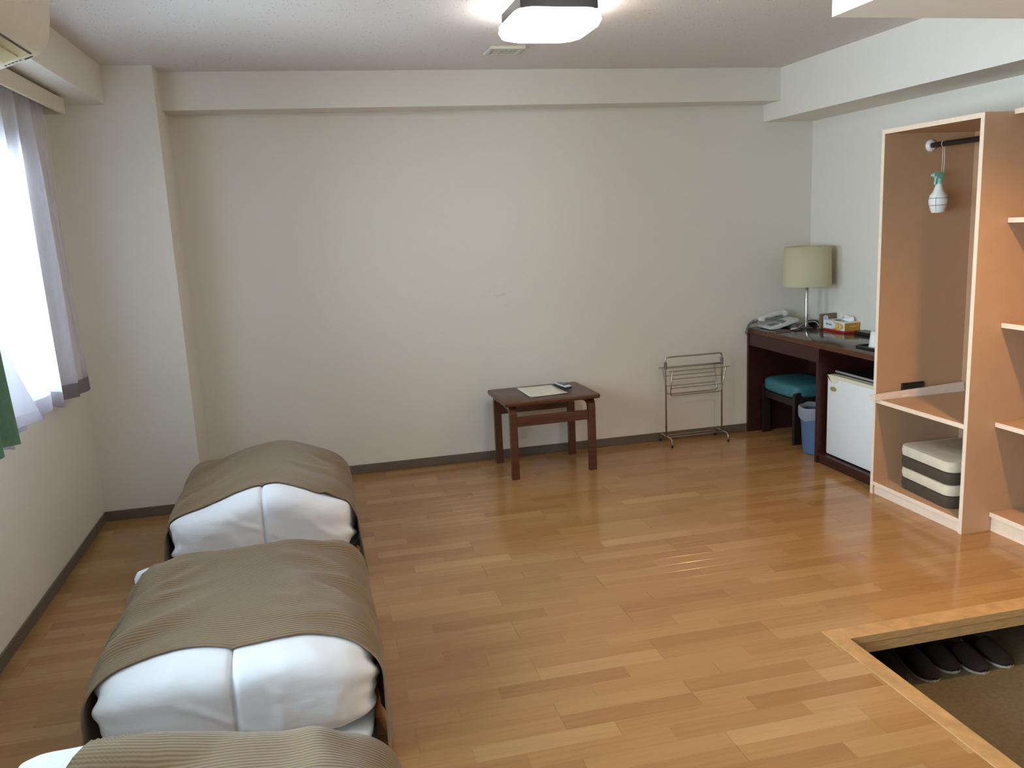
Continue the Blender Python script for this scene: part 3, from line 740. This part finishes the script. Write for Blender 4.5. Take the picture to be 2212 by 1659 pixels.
# ------------------------------------------------------------------ small table by the long wall
tl = thing('side_table', 'small brown bentwood side table against the long wall', 'table', (1.345, 5.05, 0), R(2))
TZ = .487; tx, tyy = .305, .235
MB().prism(rrect(-tx, tx, -tyy, tyy, .022, 5), TZ-.026, TZ, 'z', .006).build('table_top', 'table_wood', tl, 'angle')
lx, ly = .252, .195
for sx_ in (-1, 1):
    for sy in (-1, 1):
        # bent strip: upright, quarter bend, short run under the top (towards the table centre)
        t = .030; z1 = TZ-.0265
        o = [(0, 0), (t, 0), (t, z1-.055)]+[(t+.03-.03*math.cos(R(a)), z1-.055+.027*math.sin(R(a))) for a in (30, 60, 90)]+[(.14, z1-.028), (.14, z1)]+[(.055-.055*math.sin(R(a)), z1-.055+.055*math.cos(R(a))) for a in (0, 22, 45, 67, 90)]
        o = [(sy*(ly+t/2-a), b) for a, b in o]
        m = MB().prism(o, sx_*lx-.023, sx_*lx+.023, 'x'); m.build('leg', 'table_wood', tl)
for sy in (-1, 1): MB().box(-lx+.023, lx-.023, sy*ly-.011, sy*ly+.011, .328, .388, .002).build('rail', 'table_wood', tl)
pp = thing('paper_sheet', 'sheets of off white paper lying on the small table', 'paper', (1.345, 5.075, TZ+.0003), R(3))
for k, (dx, dy, a) in enumerate(((0, 0, 0), (.004, -.003, 2), (-.003, .004, -2))):
    def curl(u, v, k=k): 
        e = abs(v-.5)*2
        return ((u-.5)*.235, (v-.5)*.30, .0008+k*.0016+.006*max(0, (u*1.0+(1-v))-1.55)+.003*max(0, .2-u)*k)
    o = MB().grid(curl, 12, 12).build('sheet', 'paper_white', pp, True, .0008); o.location = (dx, dy, 0); o.rotation_euler = (0, 0, R(a))
rm = thing('remote_control', 'white remote control with dark base on the small table', 'remote control', (1.500, 5.115, TZ+.007), R(10))
MB().prism(rrect(-.026, .026, -.085, .085, .012, 5), 0, .011, 'z', .002).build('base', 'ink_black', rm, 'angle')
MB().prism(rrect(-.0245, .0245, -.083, .083, .011, 5), .011, .019, 'z', .002).build('face', 'badge_blue', rm, 'angle')
m = MB()
for j in range(6):
    for i in range(3): m.box(-.017+i*.013, -.009+i*.013, -.01+j*.013, -.003+j*.013, .019, .0205)
m.build('buttons', 'ink_grey', rm); MB().box(-.017, .017, -.045, -.022, .019, .0207, .0005).build('dial_pad', 'ink_black', rm)
# ------------------------------------------------------------------ wire rack
rk = thing('wire_rack', 'chrome wire newspaper rack standing against the long wall', 'rack', (2.468, 5.232, 0))
hx, r1 = .207, .0058
def bend(P, r, n=5):
    P = [Vector(p) for p in P]; out = [P[0]]
    for a, b, c in zip(P, P[1:], P[2:]):
        u = (a-b).normalized(); v = (c-b).normalized(); s, e = b+u*r, b+v*r
        for k in range(n+1):
            t = k/n; out.append((1-t)**2*s+2*t*(1-t)*b+t*t*e)
    return out+[P[-1]]
MB().tube(bend([(-hx, 0, .056), (-hx, 0, .606), (hx, 0, .606), (hx, 0, .056)], .022), r1, 10).build('upright_frame', 'rack_wire', rk, True)
for s in (-1, 1):
    f = MB().tube(bend([(s*hx, .098, .012), (s*hx, .098, .056), (s*hx, -.098, .056), (s*hx, -.098, .012)], .03), r1, 10).build('foot_bar', 'rack_wire', rk, True)
    for yy in (-.098, .098): MB().lathe([(.0068, 0), (.0068, .016), (.005, .018)], 12, (s*hx, yy, 0)).build('rubber_tip', 'black_rubber', f)
    MB().box(s*hx-.008, s*hx+.008, -.012, .012, .525, .572, .002).build('clamp', 'grey_plastic', rk)
for yy in (-.03, .03): MB().tube([(-hx, yy, .056), (hx, yy, .056)], .0030, 6).build('base_rod', 'rack_wire', rk)
MB().box(-hx, hx, -.006, .006, .528, .542, .001).build('cross_bar', 'rack_wire', rk)
for s in (-1, 1):
    ends = .188
    MB().tube(bend([(-ends-.006, s*.085, .523), (-ends, s*.028, .345), (ends, s*.028, .345), (ends+.006, s*.085, .523)], .022), .0046, 8).build('basket_frame', 'rack_wire', rk, True)
    MB().tube([(-hx-.015, s*.085, .523), (hx+.015, s*.085, .523)], .0038, 6).build('basket_rod', 'rack_wire', rk)
    for q in (.33, .70):
        MB().tube([(-ends, s*(.085-.057*q), .523-.178*q), (ends, s*(.085-.057*q), .523-.178*q)], .0033, 6).build('basket_rod', 'rack_wire', rk)
# ------------------------------------------------------------------ slippers in the entrance
def slipper_mesh():
    root = []
    L, W = .25, .047
    def foot(t):   # half width along the length, toe at t=1
        return W*(.78+.22*math.sin(math.pi*min(.5, t*.7)))*(1 if t < .76 else math.sqrt(max(0, 1-((t-.76)/.24)**2))*.97+.03)*(1 if t > .1 else math.sqrt(max(.02, 1-((.1-t)/.1)**2)))
    ts = [k/24 for k in range(25)]
    ol = [(foot(t), -t*L) for t in ts]+[(-foot(t), -t*L) for t in reversed(ts)]
    sole = MB().prism(ol, 0, .010, 'z')
    ol2 = [(x*.93, y*.985-.001) for x, y in ol]
    insole = MB().prism(ol2, .010, .015, 'z')
    def upper(u, v):
        t = .42+.575*v; a = math.pi*u; hw_ = foot(t)*.97
        h = .046*(1-.55*v)*(1-v**6)+.008
        return (hw_*math.cos(a), -t*L, .010+h*math.sin(a))
    up_ = MB().grid(upper, 20, 16)
    return sole, insole, up_
first = None
LBL = ['brown slipper half hidden by the entrance nosing corner', 'brown slipper next to the one at the nosing corner', 'dark slipper set back between its neighbours under the floor', 'brown slipper third from the corner one along the entrance', 'brown slipper at the far end of the row under the floor']
sp_ = [(2.075, 2.525, 8), (2.205, 2.505, 9), (2.315, 2.535, 7), (2.410, 2.497, 6), (2.525, 2.507, 4)]
for i, (x, y, a) in enumerate(sp_):
    r_ = thing('slipper', LBL[i], 'slipper', (x, y+.25, GZ), R(-a), 'slippers under the floor edge')
    if first is None:
        so_, in_, up_ = slipper_mesh()
        first = [so_.build('sole', 'slipper_sole', r_), in_.build('insole', 'slipper_brown', r_), up_.build('upper', 'slipper_brown', r_, True, .003)]
    else:
        for q in first:
            c = q.copy(); col.objects.link(c); c.parent = r_
# ------------------------------------------------------------------ folded bedding piles
def local_tree(mb, off, rz=0):
    # collision tree of one bedding piece in the throw's own coordinates
    b = mb.bm.copy(); bmesh.ops.recalc_face_normals(b, faces=b.faces)
    bmesh.ops.transform(b, matrix=Matrix.Translation(Vector(off)) @ Matrix.Rotation(rz, 4, 'Z'), verts=b.verts)
    t = BVHTree.FromBMesh(b); b.free(); return t
def pile(idx, y0, xc, zt, tilt, seed, words, crease, pillow_x, ph_, lean=0):
    a = .402
    yc, b = y0+.375, .365                  # duvet centre and half depth
    # mattress
    mt = thing('folded_mattress', 'grey folded mattress at the bottom of '+words, 'mattress', (xc, y0+.48, 0), 0, 'folded mattresses')
    mm_ = MB().superq((0, 0, .0245), (.385, .455, .0245), 9, 56, 14)
    trees = [local_tree(mm_, (0, 0, 0))]; mm_.build('pad', 'mattress_grey', mt, True)
    def sw_(p):
        p.x += .012*noise.noise(Vector((p.x*2, p.y*7, seed))); p.y += .01*noise.noise(Vector((p.x*6, p.y*2, seed+3)))
        if p.x > .3: p.x += .045*max(0, math.sin(p.y*9+seed*1.7))*ss(.3, .4, p.x)
        return p
    sh_ = thing('folded_sheet', 'white cotton covered quilt folded flat under '+words, 'quilt', (xc, y0+.48, .0487), 0, 'folded quilts')
    qm_ = MB().superq((0, 0, .0235), (.385, .475, .023), 7, 90, 16, sw_)
    trees.append(local_tree(qm_, (0, 0, .0487))); qm_.build('quilt', 'white_cotton', sh_, True)
    # duvet, thick round roll with a crease
    zb = .0955; hz = (zt-zb)/2
    def dw_(p):
        fx = p.x-crease
        front = ss(.35, -.28, p.y)
        d = math.exp(-(fx/.006)**2)*.012+math.exp(-abs(fx)/.022)*.012
        p.y += d*front; p.z -= d*.5*ss(0, hz, p.z)*front
        p.z += tilt(p.x)*ss(0, hz, p.z)
        # corner gathers on both ends
        e = ss(.22, .40, abs(p.x))
        w_ = math.sin(math.atan2(p.z, p.y)*17+seed)+.6*math.sin(math.atan2(p.z, p.y)*31)
        p.x -= (1 if p.x > 0 else -1)*.008*e*w_
        n = noise.fractal(Vector((p.x*3.2, p.y*3.2, p.z*6+seed)), 1, 2, 4)
        n2 = 1-abs(noise.noise(Vector((p.x*5+p.z*3, p.y*3, p.z*4+seed*2))))
        p.y -= (.007*n+.005*max(0, n2-.82)/.18)*front
        p.z += .008*n*ss(.01, hz*.4, p.z)
        # pointed corner of the cover at the window side
        c = ss(.30, .42, -p.x)*ss(-.22, -.36, p.y)*ss(.02, -.12, p.z)
        p.x -= .055*c; p.y -= .02*c
        return p
    dv = thing('folded_duvet', 'puffy white folded duvet with a centre crease in '+words, 'duvet', (xc, yc, zb), 0, 'folded duvets')
    dm = MB().superq((0, 0, hz), (a, b, hz), 4.8, 320, 80, dw_)
    trees.append(local_tree(dm, (0, yc-y0-.48, zb))); dm.build('cover', 'white_cotton', dv, True)
    # pillow behind the duvet, one corner poking out
    pl_ = thing('pillow', 'white pillow with a corner poking out behind '+words, 'pillow', (xc+pillow_x, y0+.856, .0955), R(4), 'pillows')
    def pw_(p):
        for sx2 in (-1, 1):
            for sz in (-1, 1):
                q = ss(.18, .31, sx2*p.x)*ss(.1, .85, sz*(p.z-ph_)/ph_)
                p.x += sx2*.05*q; p.z += (.03 if sz > 0 else 0)*q
                p.y *= 1-.6*q
        p.y += .008*noise.noise(Vector((p.x*6, p.z*6, seed)))
        p.z += -p.x*math.tan(R(lean))*ss(0, ph_, p.z)
        return p
    pm_ = MB().superq((0, 0, ph_), (.30, .095, ph_), 3.2, 70, 30, pw_)
    trees.append(local_tree(pm_, (pillow_x, .856-.48, .0955), R(4))); pm_.build('pillowcase', 'white_cotton', pl_, True)
    # throw draped over everything
    th = thing('bed_throw', 'brown ribbed throw draped over '+words, 'throw', (xc, y0+.48, 0), 0, 'ribbed throws')
    ae, r = a+.012, .13
    ztc = zt+.022
    Ltop = 2*ae-2*r; Larc = r*math.pi/2; side = ztc-r-.02
    P = Ltop/2+Larc+side
    def cross(p):      # across: returns x, drop
        s = 1 if p >= 0 else -1; q = abs(p)
        if q < Ltop/2: return p, .010*(q/(Ltop/2))**2
        q -= Ltop/2
        if q < Larc:
            t = q/r; return s*(Ltop/2+r*math.sin(t)), .010+r*(1-math.cos(t))
        q -= Larc
        return s*(Ltop/2+r+.02*q), .010+r+q
    yb_ = .975; rb = .13
    f0 = .135
    Ly = yb_-rb-f0; Q = Ly+rb*math.pi/2+side*.95
    def along(q):
        if q < .22: return f0+q, .030*(1-q/.22)**2.0
        if q < Ly: return f0+q, 0
        q -= Ly
        if q < rb*math.pi/2:
            t = q/rb; return f0+Ly+rb*math.sin(t), rb*(1-math.cos(t))
        q -= rb*math.pi/2
        return f0+Ly+rb+.04*q, rb+q
    def clear(c, gap=.0085):
        for k_ in range(3):
            for t_ in trees:
                co, no, _, ds = t_.find_nearest(c, .08)
                if co is None: continue
                sd_ = (c-co).dot(no)
                if sd_ < 0: c = co+no*gap
                elif 1e-6 < ds < gap: c = co+(c-co).normalized()*gap
        c.z = max(c.z, .006)
        return c
    def cloth(u, v):
        p = (-1+2*u)*P; q = v*Q
        x, dx = cross(p); y, dy = along(q)
        dn = min(1, dx/(ztc*.9))
        fr_ = 1-ss(0, .55, v)
        y -= fr_*dn*.10
        y += fr_*(1-dn)*(.03*noise.noise(Vector((x*3.5, seed, 2)))+.012*math.sin(x*14+seed))
        z = ztc+tilt(x)*(1-dn)-dx-dy*(1-.6*dn)
        # soft folds: diagonal creases from the ends towards the middle, ripples on the hanging sides
        w1 = noise.noise(Vector((x*1.6+y*1.2, y*2.4-x*1.3, seed)))
        w2 = 1-abs(noise.noise(Vector((x*2.2-y*.9, (y+.55*abs(x))*6.0, seed+9))))
        edge = ss(.02, .36, abs(x))
        z += (.012*w1+.034*edge*max(0, w2-.74)/.26)*(1-.5*dn)*(1-ss(.0, .1, dy))
        x += (1 if p > 0 else -1)*dn*(.008*math.sin(y*21+seed)+.014*noise.noise(Vector((y*4, seed, 0)))+.004)
        # rest on the bedding: lift onto what lies below, then press clear of every surface
        c = Vector((x, y-.48, z)); sg = 1 if p > 0 else -1
        for t_ in trees:
            if dn < .45 and dy < .09:
                h_ = t_.ray_cast(Vector((c.x, c.y, 1.0)), Vector((0, 0, -1)))
                if h_[0] is not None and h_[0].z > c.z-.15: c.z = max(c.z, h_[0].z+.006)
            elif dn >= .45:
                h_ = t_.ray_cast(Vector((sg, c.y, max(c.z, .012))), Vector((-sg, 0, 0)))
                if h_[0] is not None and h_[0].x*sg > 0: c.x = sg*max(c.x*sg, h_[0].x*sg+.006)
            else:
                h_ = t_.ray_cast(Vector((c.x, 1.2, max(c.z, .012))), Vector((0, -1, 0)))
                if h_[0] is not None and h_[0].y > 0: c.y = max(c.y, h_[0].y+.006)
        return clear(c)
    def back(u):       # the throw lies askew: its back edge stops short where the pillow corner sticks out
        return Q if idx == 0 else Q-(Q-.60)*(ss(.345, .235, u) if idx == 1 else ss(.44, .30, u))
    nu, nv = 150, 120
    G = [[cloth(i/nu, j/nv*back(i/nu)/Q) for j in range(nv+1)] for i in range(nu+1)]
    for it in range(9):      # relax the sheet where it was pushed, then press it clear of the bedding again
        N = [[g.copy() for g in row] for row in G]
        for i in range(nu+1):
            for j in range(1, nv+1):
                nb = [G[a_][b_] for a_, b_ in ((i-1, j), (i+1, j), (i, j-1), (i, j+1)) if 0 <= a_ <= nu and b_ <= nv]
                if len(nb) == 4: N[i][j] = G[i][j]*.5+(nb[0]+nb[1]+nb[2]+nb[3])*.125
        G = [[clear(g) for g in row] for row in N]
    MB().grid(lambda u, v: G[round(u*nu)][round(v*nv)], nu, nv, uv=lambda u, v: ((-1+2*u)*P, v*back(u))).build('cloth', 'ribbed_throw', th, True, .004)
    hm = MB().tube([G[k][0] for k in range(nu+1)], .0032, 6).build('hem', 'ribbed_throw', th, True)
W1, W2, W3 = 'the bedding pile by the pillar', 'the middle bedding pile', 'the bedding pile furthest from the pillar'
pile(0, 3.63, -.315, .395, lambda x: .060*ss(-.36, .10, x)-.085*ss(.06, .40, x)-.025*ss(-.05, -.36, x), 1.3, W1, .01, -.02, .105)
pile(1, 2.25, -.315, .385, lambda x: .010*math.sin(x*4+.6)-.040*ss(.10, .40, x), 4.1, W2, -.005, -.090, .140, 5)
pile(2, .935, -.315, .420, lambda x: .012*ss(-.3, .05, x)-.045*ss(.02, .42, x), 8.6, W3, .0, -.065, .184, 12)
